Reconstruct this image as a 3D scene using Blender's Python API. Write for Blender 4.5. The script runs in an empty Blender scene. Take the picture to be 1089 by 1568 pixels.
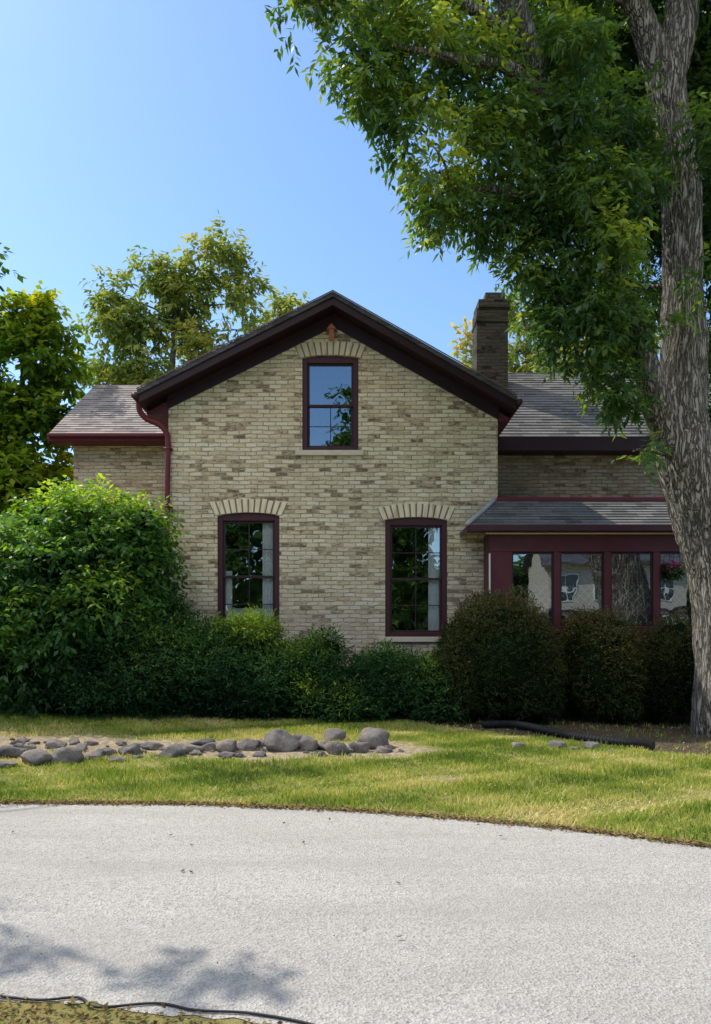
import bpy, math, random
import numpy as np
from mathutils import Vector, noise as mnoise
from mathutils.geometry import tessellate_polygon

R = np.random.default_rng(7)
random.seed(7)
scene = bpy.context.scene
F = 1200.0; CX = 544.5; HY = 970.0; CZ = 1.6

def P(px, py, Y):
    return ((px-CX)*Y/F, Y, CZ+(HY-py)*Y/F)

# ------------------------------------------------------------ render / camera / light
scene.view_settings.view_transform = 'Standard'
scene.view_settings.look = 'None'
scene.view_settings.exposure = 0
cam = bpy.data.cameras.new('camera'); camo = bpy.data.objects.new('camera', cam)
scene.collection.objects.link(camo); scene.camera = camo
camo.location = (0, 0, CZ); camo.rotation_euler = (math.radians(90), 0, 0)
cam.sensor_fit = 'VERTICAL'; cam.sensor_height = 36; cam.lens = 36*F/1568
cam.shift_y = (HY-784)/1568; cam.clip_end = 3000

sunv = Vector((-0.52, 0.33, 0.79)).normalized()
elev = math.asin(sunv.z); rot = math.atan2(sunv.x, sunv.y)
w = bpy.data.worlds.new('World'); scene.world = w; w.use_nodes = True
nt = w.node_tree; bg = nt.nodes['Background']
sky = nt.nodes.new('ShaderNodeTexSky'); sky.sky_type = 'NISHITA'; sky.sun_disc = False
sky.sun_elevation = elev; sky.sun_rotation = rot; sky.air_density = 1.0; sky.dust_density = 0.75; sky.ozone_density = 1.0
def wn(t, **k):
    n = nt.nodes.new('ShaderNode'+t)
    for a, b in k.items(): setattr(n, a, b)
    return n
def wmath(op, a, b=None, clamp=False):
    n = wn('Math', operation=op); n.use_clamp = clamp
    for i, v in enumerate((a, b)):
        if v is None: continue
        if isinstance(v, (int, float)): n.inputs[i].default_value = v
        else: nt.links.new(v, n.inputs[i])
    return n.outputs[0]
tint = wn('Mix', data_type='RGBA', blend_type='MULTIPLY'); tint.inputs[0].default_value = 1
tint.inputs[7].default_value = (.80, .98, 1.12, 1)
nt.links.new(sky.outputs[0], tint.inputs[6])
# added unseen bright cloud bank, high behind the viewer, lifts the shaded facade
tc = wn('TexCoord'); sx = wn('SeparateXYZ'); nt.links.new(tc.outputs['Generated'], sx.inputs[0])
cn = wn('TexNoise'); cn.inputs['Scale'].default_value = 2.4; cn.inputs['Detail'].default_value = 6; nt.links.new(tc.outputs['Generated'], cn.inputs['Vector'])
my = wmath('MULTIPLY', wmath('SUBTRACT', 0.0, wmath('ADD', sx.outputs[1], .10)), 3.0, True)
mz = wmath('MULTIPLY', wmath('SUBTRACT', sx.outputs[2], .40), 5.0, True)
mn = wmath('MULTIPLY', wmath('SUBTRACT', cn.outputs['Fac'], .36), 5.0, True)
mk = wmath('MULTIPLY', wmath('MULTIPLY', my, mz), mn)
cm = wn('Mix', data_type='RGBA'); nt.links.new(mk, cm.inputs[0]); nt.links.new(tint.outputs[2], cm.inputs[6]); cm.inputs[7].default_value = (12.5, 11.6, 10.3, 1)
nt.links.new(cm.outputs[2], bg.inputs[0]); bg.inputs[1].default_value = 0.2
sl = bpy.data.lights.new('sun', 'SUN'); sl.energy = 5.0; sl.angle = math.radians(0.5); sl.color = (1, 0.94, 0.82)
so = bpy.data.objects.new('sun', sl); scene.collection.objects.link(so)
so.rotation_euler = sunv.to_track_quat('Z', 'Y').to_euler(); so.location = (-20, 10, 40)

# ------------------------------------------------------------ helpers
def link(o, parent=None):
    scene.collection.objects.link(o)
    if parent: o.parent = parent
    return o
def empty(name):
    e = bpy.data.objects.new(name, None); scene.collection.objects.link(e); return e

class NT:
    def __init__(s, name):
        s.m = bpy.data.materials.new(name); s.m.use_nodes = True
        s.t = s.m.node_tree; s.b = s.t.nodes['Principled BSDF']; s.out = s.t.nodes['Material Output']
    def n(s, typ, **kw):
        nd = s.t.nodes.new('ShaderNode'+typ)
        for k, v in kw.items(): setattr(nd, k, v)
        return nd
    def l(s, a, b): s.t.links.new(a, b)
    def ramp(s, fac, stops, interp='LINEAR'):
        r = s.n('ValToRGB'); r.color_ramp.interpolation = interp
        el = r.color_ramp.elements
        while len(el) < len(stops): el.new(0.5)
        for e, (p, c) in zip(el, stops):
            e.position = p; e.color = (c[0], c[1], c[2], 1) if hasattr(c, '__len__') else (c, c, c, 1)
        s.l(fac, r.inputs[0]); return r.outputs[0]
    def noise(s, vec, scale, detail=4, rough=0.55):
        nd = s.n('TexNoise'); nd.inputs['Scale'].default_value = scale
        nd.inputs['Detail'].default_value = detail; nd.inputs['Roughness'].default_value = rough
        if vec is not None: s.l(vec, nd.inputs['Vector'])
        return nd.outputs['Fac']
    def mix(s, fac, a, b, mode='MIX'):
        nd = s.n('Mix', data_type='RGBA', blend_type=mode)
        for sock, v in ((nd.inputs[0], fac), (nd.inputs[6], a), (nd.inputs[7], b)):
            if isinstance(v, (int, float)): sock.default_value = v
            elif isinstance(v, tuple): sock.default_value = (*v, 1)
            else: s.l(v, sock)
        return nd.outputs[2]
    def math(s, op, a, b=None):
        nd = s.n('Math', operation=op)
        for i, v in enumerate((a, b)):
            if v is None: continue
            if isinstance(v, (int, float)): nd.inputs[i].default_value = v
            else: s.l(v, nd.inputs[i])
        return nd.outputs[0]
    def bump(s, h, strength=0.5, dist=0.01):
        b = s.n('Bump'); b.inputs['Strength'].default_value = strength; b.inputs['Distance'].default_value = dist
        s.l(h, b.inputs['Height']); s.l(b.outputs[0], s.b.inputs['Normal'])
    def col(s, c): 
        if isinstance(c, tuple): s.b.inputs['Base Color'].default_value = (*c, 1)
        else: s.l(c, s.b.inputs['Base Color'])
    def rough(s, v): s.b.inputs['Roughness'].default_value = v
    def pos(s): return s.n('NewGeometry').outputs['Position']

def mapping(n, vec, scale):
    m = n.n('Mapping'); m.inputs['Scale'].default_value = scale; n.l(vec, m.inputs['Vector']); return m.outputs[0]

# ---- materials
def brick_mat(name, warm=0.0, dark=1.0, bw=0.235, bh=0.080, stain=.5):
    n = NT(name); p = n.pos()
    sep = n.n('SeparateXYZ'); n.l(p, sep.inputs[0])
    u = n.math('ADD', sep.outputs[0], sep.outputs[1])
    cmb = n.n('CombineXYZ'); n.l(u, cmb.inputs[0]); n.l(sep.outputs[2], cmb.inputs[1])
    wob = n.n('TexNoise'); wob.inputs['Scale'].default_value = 3.5; wob.inputs['Detail'].default_value = 4; n.l(p, wob.inputs['Vector'])
    v = n.n('VectorMath', operation='MULTIPLY_ADD'); n.l(wob.outputs['Color'], v.inputs[0]); v.inputs[1].default_value = (.08, .06, 0); n.l(cmb.outputs[0], v.inputs[2])
    bt = n.n('TexBrick'); n.l(v.outputs[0], bt.inputs['Vector'])
    bt.inputs['Scale'].default_value = 1; bt.inputs['Brick Width'].default_value = bw; bt.inputs['Row Height'].default_value = bh
    bt.inputs['Mortar Size'].default_value = 0.009; bt.inputs['Mortar Smooth'].default_value = 0.5
    bt.inputs['Color1'].default_value = (0, 0, 0, 1); bt.inputs['Color2'].default_value = (1, 1, 1, 1); bt.inputs['Mortar'].default_value = (.5, .5, .5, 1)
    n1 = n.noise(p, .9, 6, .65)
    n2 = n.noise(mapping(n, p, (9, 9, 24)), 1.0, 4, .7)
    r0 = n.math('ADD', bt.outputs['Color'], n.math('MULTIPLY', n.math('SUBTRACT', n2, .5), 1.2))
    r0 = n.math('ADD', r0, n.math('MULTIPLY', n.math('SUBTRACT', n1, .5), .7))
    d = dark
    if warm:
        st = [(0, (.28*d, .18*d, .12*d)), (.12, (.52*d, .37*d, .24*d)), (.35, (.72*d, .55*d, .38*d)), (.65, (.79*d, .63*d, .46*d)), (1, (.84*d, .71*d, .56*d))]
    else:
        st = [(0, (.18*d, .14*d, .105*d)), (.07, (.38*d, .30*d, .205*d)), (.18, (.61*d, .50*d, .34*d)), (.45, (.77*d, .65*d, .465*d)), (.75, (.82*d, .715*d, .52*d)), (1, (.87*d, .80*d, .64*d))]
    c = n.ramp(r0, st)
    c = n.mix(n.ramp(n.noise(p, .6, 6, .65), [(.45, 0), (.70, stain)]), c, (.46*d, .385*d, .29*d), 'MIX')
    c = n.mix(n.ramp(n.noise(p, 38, 4, .7), [(.56, 0), (.75, .45)]), c, (.35*d, .28*d, .20*d))
    zz = n.math('ADD', sep.outputs[2], n.math('MULTIPLY', n1, 1.6))
    c = n.mix(n.ramp(n.math('MULTIPLY', zz, .25), [(.38, .62), (.85, 0)]), c, (.39*d, .36*d, .32*d))
    mort = n.mix(n.ramp(n.noise(p, 5, 4), [(.35, 0), (.65, 1)]), (.66*d, .57*d, .43*d), (.28*d, .23*d, .17*d))
    c = n.mix(bt.outputs['Fac'], c, mort)
    n.col(c); n.rough(.95); n.b.inputs['Specular IOR Level'].default_value = .15
    h = n.math('SUBTRACT', n.math('MULTIPLY', n.noise(p, 30, 4, .7), 1.4), bt.outputs['Fac'])
    h = n.math('ADD', h, n.math('MULTIPLY', bt.outputs['Color'], 1.0))
    n.bump(h, 1.0, .022)
    return n.m

def simple(name, c, rough=.6, var=.25, scale=6, spec=.3, bump=0.1):
    n = NT(name); p = n.pos(); f = n.noise(p, scale, 5)
    n.col(n.mix(f, tuple(x*(1-var) for x in c), tuple(min(1, x*(1+var)) for x in c)))
    n.rough(rough); n.b.inputs['Specular IOR Level'].default_value = spec
    if bump: n.bump(n.noise(p, scale*8, 3), bump, .005)
    return n.m

M_brick = brick_mat('cream_brick')
M_brickL = brick_mat('warm_brick', warm=1)
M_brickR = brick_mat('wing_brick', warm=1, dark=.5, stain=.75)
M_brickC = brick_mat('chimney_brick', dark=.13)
M_maroon = simple('maroon_paint', (.10, .022, .030), .45, .3, 4)
M_wframe = simple('window_frame_paint', (.060, .018, .026), .45, .3, 4)
M_dmaroon = simple('dark_maroon_paint', (.026, .010, .016), .5, .3, 4)
M_red = simple('red_trim', (.135, .022, .034), .45, .25, 4)
M_sash = simple('sash_paint', (.035, .016, .022), .4, .3, 8)
M_stone = simple('limestone', (.60, .54, .45), .9, .2, 9, .2, .3)
M_white = simple('white_paint', (.7, .68, .64), .5, .12, 5)
M_curt = simple('curtain_cloth', (.9, .92, .95), .9, .03, 9, .1)
M_black = simple('black_plastic', (.012, .012, .014), .6, .3, 8, .35)
M_copper = simple('copper', (.42, .16, .08), .45, .2, 10)
M_inside = simple('interior_plaster', (.10, .09, .08), .9, .2, 2)
M_lattice = simple('lattice_wood', (.5, .47, .42), .8, .2, 6)

def shingle_mat(name, c):
    n = NT(name); p = n.pos()
    sep = n.n('SeparateXYZ'); n.l(p, sep.inputs[0])
    cmb = n.n('CombineXYZ'); n.l(sep.outputs[0], cmb.inputs[0]); n.l(sep.outputs[2], cmb.inputs[1])
    bt = n.n('TexBrick'); n.l(cmb.outputs[0], bt.inputs['Vector'])
    bt.inputs['Scale'].default_value = 1; bt.inputs['Brick Width'].default_value = .28; bt.inputs['Row Height'].default_value = .085
    bt.inputs['Mortar Size'].default_value = .004
    bt.inputs['Color1'].default_value = (0, 0, 0, 1); bt.inputs['Color2'].default_value = (1, 1, 1, 1); bt.inputs['Mortar'].default_value = (.0, .0, .0, 1)
    f = n.math('ADD', n.math('MULTIPLY', bt.outputs['Color'], .6), n.math('MULTIPLY', n.noise(p, 18, 5), .5))
    n.col(n.ramp(f, [(.1, tuple(x*.45 for x in c)), (.5, c), (.95, tuple(x*1.4 for x in c))]))
    n.rough(.95); n.bump(n.noise(p, 160, 2), .4, .004); n.b.inputs['Specular IOR Level'].default_value = .1
    return n.m
M_shL = shingle_mat('shingle_light', (.34, .30, .28))
M_shR = shingle_mat('shingle_grey', (.17, .162, .158))
M_shM = shingle_mat('shingle_dark', (.08, .08, .09))

def glass_mat():
    n = NT('window_glass'); n.t.nodes.remove(n.b)
    p = n.pos()
    g = n.n('BsdfGlossy'); g.inputs['Roughness'].default_value = 0.005; g.inputs['Color'].default_value = (.80, .90, 1, 1)
    b = n.n('Bump'); b.inputs['Strength'].default_value = .12; b.inputs['Distance'].default_value = .02
    n.l(n.noise(p, 1.6, 2), b.inputs['Height']); n.l(b.outputs[0], g.inputs['Normal'])
    t = n.n('BsdfTransparent'); t.inputs['Color'].default_value = (.95, .97, .97, 1)
    lw = n.n('LayerWeight'); lw.inputs[0].default_value = .25
    f = n.math('ADD', n.math('MULTIPLY', lw.outputs['Fresnel'], .8), .32)
    mx = n.n('MixShader'); n.l(f, mx.inputs[0]); n.l(t.outputs[0], mx.inputs[1]); n.l(g.outputs[0], mx.inputs[2])
    n.l(mx.outputs[0], n.out.inputs[0]); return n.m
M_glass = glass_mat()

def leaf_mat(name, stops, trans=.45, tcol=(1.5, 1.35, .35), rough=.5, spec=.35, gloss=False):
    n = NT(name); a = n.n('Attribute', attribute_name='tone')
    c = n.ramp(a.outputs['Fac'], stops)
    tr = n.n('BsdfTranslucent'); n.l(n.mix(1.0, c, tcol, 'MULTIPLY'), tr.inputs[0])
    if gloss:
        n.col(c); n.rough(rough); n.b.inputs['Specular IOR Level'].default_value = spec; base = n.b.outputs[0]
    else:
        n.t.nodes.remove(n.b); df = n.n('BsdfDiffuse'); n.l(c, df.inputs[0]); base = df.outputs[0]
    mx = n.n('MixShader'); mx.inputs[0].default_value = trans
    n.l(base, mx.inputs[1]); n.l(tr.outputs[0], mx.inputs[2]); n.l(mx.outputs[0], n.out.inputs[0])
    return n.m
M_leafA = leaf_mat('ash_leaf', [(0, (.020, .055, .026)), (.4, (.050, .12, .042)), (.7, (.12, .215, .05)), (1, (.32, .39, .08))], .45, (2.0, 1.75, .5), gloss=True, rough=.4, spec=.5)
M_leafF = leaf_mat('maple_leaf', [(0, (.025, .06, .02)), (.5, (.05, .11, .03)), (1, (.14, .2, .04))], .45, (1.9, 1.6, .45))
M_leafB = leaf_mat('walnut_leaf', [(0, (.10, .17, .055)), (.45, (.20, .27, .085)), (.75, (.36, .38, .11)), (1, (.55, .42, .16))], .48, (1.45, 1.35, .55))
M_leafC = leaf_mat('bright_leaf', [(0, (.04, .10, .02)), (.4, (.10, .20, .03)), (.75, (.28, .36, .04)), (1, (.50, .50, .06))], .46, (1.6, 1.4, .35))
M_leafS = leaf_mat('shrub_leaf', [(0, (.018, .06, .022)), (.4, (.05, .14, .034)), (.7, (.13, .27, .045)), (1, (.36, .50, .07))], .42, (1.8, 1.6, .4), gloss=True)
M_leafJ = leaf_mat('juniper_leaf', [(0, (.012, .040, .018)), (.5, (.034, .088, .036)), (.8, (.075, .16, .042)), (1, (.26, .38, .05))], .2)
M_leafY = leaf_mat('yew_leaf', [(0, (.014, .026, .012)), (.4, (.034, .056, .022)), (.7, (.085, .095, .035)), (1, (.20, .15, .065))], .15)
M_grassb = leaf_mat('grass_blade', [(0, (.11, .18, .035)), (.35, (.25, .33, .06)), (.65, (.46, .46, .13)), (1, (.72, .60, .34))], .33, (1.2, 1.2, .55))
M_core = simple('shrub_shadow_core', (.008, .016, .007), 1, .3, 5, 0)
M_pink = leaf_mat('pink_petal', [(0, (.35, .05, .15)), (1, (.6, .12, .3))], .3, (1.2, 1, 1))
M_litter = leaf_mat('leaf_litter', [(0, (.05, .035, .02)), (1, (.36, .26, .10))], .1, (1, 1, 1))

def bark_mat():
    n = NT('bark'); p = n.pos()
    wv = n.n('VectorMath', operation='MULTIPLY_ADD'); wn_ = n.n('TexNoise'); wn_.inputs['Scale'].default_value = 3; wn_.inputs['Detail'].default_value = 4; n.l(p, wn_.inputs['Vector'])
    n.l(wn_.outputs['Color'], wv.inputs[0]); wv.inputs[1].default_value = (.12, .12, .5); n.l(p, wv.inputs[2])
    v = n.noise(mapping(n, wv.outputs[0], (22, 22, 2.2)), 1, 3, .5)
    f = n.noise(mapping(n, p, (50, 50, 9)), 1, 5, .65)
    ridge = n.math('MULTIPLY', n.math('MINIMUM', n.math('ABSOLUTE', n.math('SUBTRACT', v, .5)), .12), 7.0)
    f2 = n.noise(p, 1.3, 4)
    c = n.ramp(n.math('ADD', n.math('MULTIPLY', ridge, .85), n.math('MULTIPLY', f, .4)), [(.2, (.04, .034, .030)), (.5, (.18, .16, .135)), (1.0, (.43, .39, .345))])
    c = n.mix(n.ramp(f2, [(.45, 0), (.7, .4)]), c, (.17, .16, .14))
    n.col(c); n.rough(.95); n.bump(n.math('ADD', ridge, n.math('MULTIPLY', f, .6)), 1.0, .045); n.b.inputs['Specular IOR Level'].default_value = .1
    return n.m
M_bark = bark_mat()

def ground_mat():
    n = NT('lawn_and_soil'); p = n.pos()
    a = n.n('Attribute', attribute_name='bed').outputs['Fac']
    m = n.n('Attribute', attribute_name='mulch').outputs['Fac']
    g = n.ramp(n.noise(p, 1.2, 6, .7), [(.3, (.12, .15, .04)), (.5, (.22, .21, .07)), (.72, (.38, .31, .15))])
    s = n.ramp(n.noise(p, 14, 6, .7), [(.3, (.14, .105, .07)), (.5, (.32, .26, .175)), (.75, (.52, .44, .31))])
    mu = n.ramp(n.noise(p, 22, 6, .75), [(.3, (.03, .022, .018)), (.55, (.10, .075, .055)), (.78, (.34, .27, .2))])
    nn = n.math('MULTIPLY', n.math('SUBTRACT', n.noise(p, 7, 5, .7), .5), 1.0)
    fa = n.ramp(n.math('ADD', a, nn), [(.35, 0), (.6, 1)]); fm = n.ramp(n.math('ADD', m, nn), [(.4, 0), (.6, 1)])
    n.col(n.mix(fm, n.mix(fa, g, s), mu)); n.rough(1); n.b.inputs['Specular IOR Level'].default_value = .05
    n.bump(n.noise(p, 45, 5, .7), .8, .03); return n.m
M_ground = ground_mat()

def road_mat():
    n = NT('worn_asphalt'); p = n.pos()
    v = n.n('TexVoronoi'); v.inputs['Scale'].default_value = 70; n.l(p, v.inputs['Vector'])
    f = n.noise(p, 90, 4, .8)
    c = n.ramp(v.outputs['Color'], [(0, (.28, .262, .24)), (.35, (.42, .398, .366)), (1, (.56, .535, .495))])
    c = n.mix(n.ramp(f, [(.34, 1), (.46, 0)]), c, (.11, .10, .09))
    c = n.mix(n.ramp(n.noise(mapping(n, p, (.5, 2.2, 1)), .8, 6, .65), [(.38, 0), (.7, .6)]), c, (.31, .29, .265))
    n.col(c); n.rough(.95); n.b.inputs['Specular IOR Level'].default_value = .1
    n.bump(n.math('ADD', f, v.outputs['Distance']), .9, .008); return n.m
M_road = road_mat()

def rock_mat():
    n = NT('fieldstone'); p = n.pos()
    c = n.ramp(n.noise(p, 2.2, 6, .65), [(.3, (.055, .052, .055)), (.43, (.12, .11, .11)), (.55, (.22, .195, .18)), (.7, (.36, .27, .22))])
    c = n.mix(n.ramp(n.noise(p, 50, 4, .7), [(.5, 0), (.7, .5)]), c, (.42, .38, .34))
    n.col(c); n.rough(.9); n.bump(n.noise(p, 18, 6, .8), 1.0, .05); return n.m
M_rock = rock_mat()

# ---- mesh builder
class MB:
    def __init__(s): s.v = []; s.f = []
    def poly(s, pts):
        i = len(s.v); s.v += [tuple(p) for p in pts]; s.f.append(tuple(range(i, i+len(pts))))
    def box(s, x0, x1, y0, y1, z0, z1):
        i = len(s.v)
        s.v += [(x0,y0,z0),(x1,y0,z0),(x1,y1,z0),(x0,y1,z0),(x0,y0,z1),(x1,y0,z1),(x1,y1,z1),(x0,y1,z1)]
        s.f += [tuple(i+k for k in q) for q in ((0,3,2,1),(4,5,6,7),(0,1,5,4),(1,2,6,5),(2,3,7,6),(3,0,4,7))]
    def prismY(s, pts, y0, y1):
        n = len(pts); i = len(s.v)
        s.v += [(x, y0, z) for x, z in pts] + [(x, y1, z) for x, z in pts]
        s.f.append(tuple(range(i, i+n))); s.f.append(tuple(range(i+2*n-1, i+n-1, -1)))
        for k in range(n):
            a, b = i+k, i+(k+1) % n; s.f.append((b, a, a+n, b+n))
    def prismX(s, pts, x0, x1):
        n = len(pts); i = len(s.v)
        s.v += [(x0, y, z) for y, z in pts] + [(x1, y, z) for y, z in pts]
        s.f.append(tuple(range(i, i+n))); s.f.append(tuple(range(i+2*n-1, i+n-1, -1)))
        for k in range(n):
            a, b = i+k, i+(k+1) % n; s.f.append((b, a, a+n, b+n))
    def tube(s, pts, seg=12, sub=4, disp=0, cap=True):
        pts = [np.array(p, float) for p in pts]
        path = []
        q = [2*pts[0]-pts[1]] + pts + [2*pts[-1]-pts[-2]]
        for k in range(1, len(q)-2):
            for j in range(sub):
                t = j/sub; a, b, c, d = q[k-1], q[k], q[k+1], q[k+2]
                path.append(.5*((2*b)+(c-a)*t+(2*a-5*b+4*c-d)*t*t+(3*b-a-3*c+d)*t**3))
        path.append(pts[-1])
        i0 = len(s.v); up = None
        for k, p in enumerate(path):
            a = path[max(k-1, 0)][:3]; b = path[min(k+1, len(path)-1)][:3]
            d = b-a; d /= max(np.linalg.norm(d), 1e-9)
            if up is None:
                up = np.cross(d, (0.0, 1.0, 0.01)); 
            up = up-d*np.dot(up, d); up /= max(np.linalg.norm(up), 1e-9); sd = np.cross(d, up)
            for m in range(seg):
                t = 2*math.pi*m/seg; dr = up*math.cos(t)+sd*math.sin(t); r = max(p[3], .002)
                if disp:
                    w = p[:3]+dr*r
                    nv = abs(mnoise.noise(Vector((w[0]*8, w[1]*8, w[2]*1.3))))+.6*abs(mnoise.noise(Vector((w[0]*18, w[1]*18, w[2]*3))))
                    big = mnoise.noise(Vector((w[0]*1.7, w[1]*1.7, w[2]*.8)))
                    r = r*(1+.12*big)+disp*(nv-.35)
                s.v.append(tuple(p[:3]+dr*r))
        for k in range(len(path)-1):
            for m in range(seg):
                a = i0+k*seg+m; b = i0+k*seg+(m+1) % seg
                s.f.append((a, b, b+seg, a+seg))
        if cap:
            s.f.append(tuple(i0+m for m in range(seg-1, -1, -1))); e = i0+(len(path)-1)*seg
            s.f.append(tuple(e+m for m in range(seg)))
    def obj(s, name, mat, parent=None, smooth=False, bevel=0):
        me = bpy.data.meshes.new(name); me.from_pydata(s.v, [], s.f); me.materials.append(mat)
        if smooth: me.shade_smooth()
        o = bpy.data.objects.new(name, me); link(o, parent)
        if bevel:
            b = o.modifiers.new('bevel', 'BEVEL'); b.width = bevel; b.segments = 2; b.limit_method = 'ANGLE'
        return o

def quads_obj(name, V, mat, tone=None, parent=None, smooth=False):
    n = len(V)//4
    me = bpy.data.meshes.new(name); me.vertices.add(n*4); me.loops.add(n*4); me.polygons.add(n)
    me.vertices.foreach_set('co', V.astype(np.float32).ravel())
    me.loops.foreach_set('vertex_index', np.arange(n*4, dtype=np.int32))
    me.polygons.foreach_set('loop_start', np.arange(0, n*4, 4, dtype=np.int32))
    me.polygons.foreach_set('loop_total', np.full(n, 4, dtype=np.int32))
    me.update(calc_edges=True)
    if tone is not None:
        at = me.attributes.new('tone', 'FLOAT', 'POINT'); at.data.foreach_set('value', np.repeat(tone, 4).astype(np.float32))
    me.materials.append(mat); o = bpy.data.objects.new(name, me); return link(o, parent)

def norm(a): return a/np.maximum(np.linalg.norm(a, axis=-1, keepdims=True), 1e-9)
def sn(p, f, s=0):
    return (np.sin(p@np.array([1.0, .7, .3])*f+s)+np.sin(p@np.array([-.5, 1.1, .6])*f*1.3+s*2)+np.sin(p@np.array([.3, -.6, 1.2])*f*1.1+s*3))/3

def sample_lobes(lobes, dens, gap=-2, gf=3.0, shell=.45, lump=.18, jitter_tone=.15, topt=.15):
    PP, DD, TT = [], [], []
    for (cx, cy, cz, rx, ry, rz) in lobes:
        area = 4*math.pi*((rx*ry)**1.6/3+(rx*rz)**1.6/3+(ry*rz)**1.6/3)**(1/1.6)
        n = int(dens*area)
        d = norm(R.normal(size=(n, 3))); r = R.random(n)**shell
        r = r*(1+lump*sn(d*2.2+np.array([cx, cy, cz]), 2.0, 1))
        p = np.array([cx, cy, cz])+d*r[:, None]*np.array([rx, ry, rz])
        t = .42+R.normal()*.08+.16*sn(p, 2.6, 5)+topt*(d[:, 2])*r+R.normal(size=n)*jitter_tone*.5  # topt lightens the upper side: sunlit tops put into leaf tone
        k = sn(p, gf, 2)+.35*sn(p, gf*2.7, 9) > gap
        PP.append(p[k]); DD.append(d[k]); TT.append(t[k])
    return np.concatenate(PP), np.concatenate(DD), np.concatenate(TT)

def leaves(name, pts, dirs, tone, k, L, W, mat, parent=None, spread=.8, out=.6, droop=.35, extent=1.0, zmin=None):
    n = len(pts); N = n*k
    tw = norm(dirs*out+R.normal(size=(n, 3))*.55+np.array([0, 0, -droop*.5]))
    ln = np.tile(np.linspace(0, 1, k), n)+R.random(N)*.1
    p0 = np.repeat(pts, k, 0); td = np.repeat(tw, k, 0)
    base = p0+td*(ln*extent)[:, None]+R.normal(size=(N, 3))*.02*extent+np.array([0, 0, -1])*(droop*.3*extent*ln**2)[:, None]
    side = norm(np.cross(td, np.array([0, 0, 1.0])+R.normal(size=(N, 3))*.35))*np.where(np.arange(N) % 2, 1, -1)[:, None]
    d = norm(td*.55+side*spread+R.normal(size=(N, 3))*.28+np.array([0, 0, -droop]))
    s = norm(np.cross(d, np.array([0, 0, 1.0])+R.normal(size=(N, 3))*.55))
    l = (L*(.65+.7*R.random(N)))[:, None]; w_ = (W*(.7+.6*R.random(N)))[:, None]
    V = np.empty((N, 4, 3)); V[:, 0] = base; V[:, 2] = base+d*l+np.array([0, 0, -.12])*l
    mid = base+d*l*.45; V[:, 1] = mid+s*w_*.5; V[:, 3] = mid-s*w_*.5
    tn = np.repeat(tone, k)+R.normal(size=N)*.10
    if zmin is not None:
        kk = base[:, 2] > zmin; V = V[kk]; tn = tn[kk]
    return quads_obj(name, V.reshape(-1, 3), mat, np.clip(tn, 0, 1), parent)

def L_(px, py, Y, r, ry=None, rd=None):
    x, y, z = P(px, py, Y); s = Y/F; ry = ry or r
    return (x, y, z, r*s, (rd if rd else r*s), ry*s)

def core(lobes, parent, k=.8, name='shade_core', zmin=0.0):  # near-black filler blobs: shade inside the foliage put into their colour
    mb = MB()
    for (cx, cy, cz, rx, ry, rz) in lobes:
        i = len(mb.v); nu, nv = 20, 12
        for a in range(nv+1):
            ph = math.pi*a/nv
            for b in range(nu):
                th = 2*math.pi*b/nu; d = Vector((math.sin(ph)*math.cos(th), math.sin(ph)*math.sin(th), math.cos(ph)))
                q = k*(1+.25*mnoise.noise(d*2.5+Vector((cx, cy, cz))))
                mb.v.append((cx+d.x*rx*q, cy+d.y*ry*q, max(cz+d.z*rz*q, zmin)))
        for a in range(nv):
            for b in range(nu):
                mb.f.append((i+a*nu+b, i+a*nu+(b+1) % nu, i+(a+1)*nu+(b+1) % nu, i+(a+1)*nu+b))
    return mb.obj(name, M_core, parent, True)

# ------------------------------------------------------------ terrain
FAR = np.array([(-60, 5.5), (-25, 6.4), (-12, 7.05), (-6, 7.3), (-3.3, 7.35), (-1.5, 7.3), (0, 7.03), (.87, 6.74), (1.87, 6.3), (2.64, 5.85), (4, 4.8), (6, 2.6), (8, -.6), (9.6, -6), (11, -30)], float)
NEAR = np.array([(-60, 1.6), (-25, 2.6), (-12, 3.3), (-6, 3.55), (-3.3, 3.55), (-1.54, 3.42), (-.39, 3.2), (.3, 2.95), (1.0, 2.55), (1.6, 2.1), (2.6, 1.1), (3.7, -.8), (4.8, -3.5), (5.8, -8), (7, -30)], float)
def sstep(t): t = np.clip(t, 0, 1); return t*t*(3-2*t)
def H(x, y):
    x = np.asarray(x, float); y = np.asarray(y, float)
    return sstep((y-8)/6)*np.clip(.17-.022*x, .04, .34)
def farY(x): return np.interp(x, FAR[:, 0], FAR[:, 1])
def rockY(x): return 10.25+.12*np.sin(x*1.1)-.04*x
def bedf(x, y):
    hw = np.where(y > rockY(x), .95, .62)
    b = 1.2-np.abs(y-rockY(x))/hw
    b = np.where(x > .5, b-(x-.5)*1.1, b)
    e = 1-np.abs(y-farY(x))/.22
    w1 = .8-np.hypot((x-1.0)/.55, (y-8.6)/.35); w2 = .7-np.hypot((x-.9)/.25, (y-7.6)/.2); w3 = .6-np.hypot((x+2.2)/.6, (y-8.3)/.2)
    return np.clip(np.maximum(np.maximum(b, e*.9), np.maximum(np.maximum(w1, w2), w3)), 0, 1)
def mulchf(x, y):
    ln = np.interp(x, [-9, -6, -3, 0, .7, 2, 4.5, 8, 12], [13.9, 13.3, 12.9, 12.9, 12.9, 12.0, 10.0, 8.6, 8])
    m = np.clip((y-ln)/.35+.5, 0, 1)
    return np.where((y < 23) & (np.abs(x) < 12), m, 0)
xs = np.concatenate([-np.geomspace(900, 10.5, 24), np.arange(-10, 10.01, .125), np.geomspace(10.5, 900, 24)])
ys = np.concatenate([-np.geomspace(700, 2.5, 24), np.arange(-2, 17.01, .125), np.geomspace(17.5, 1500, 24)])
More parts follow.
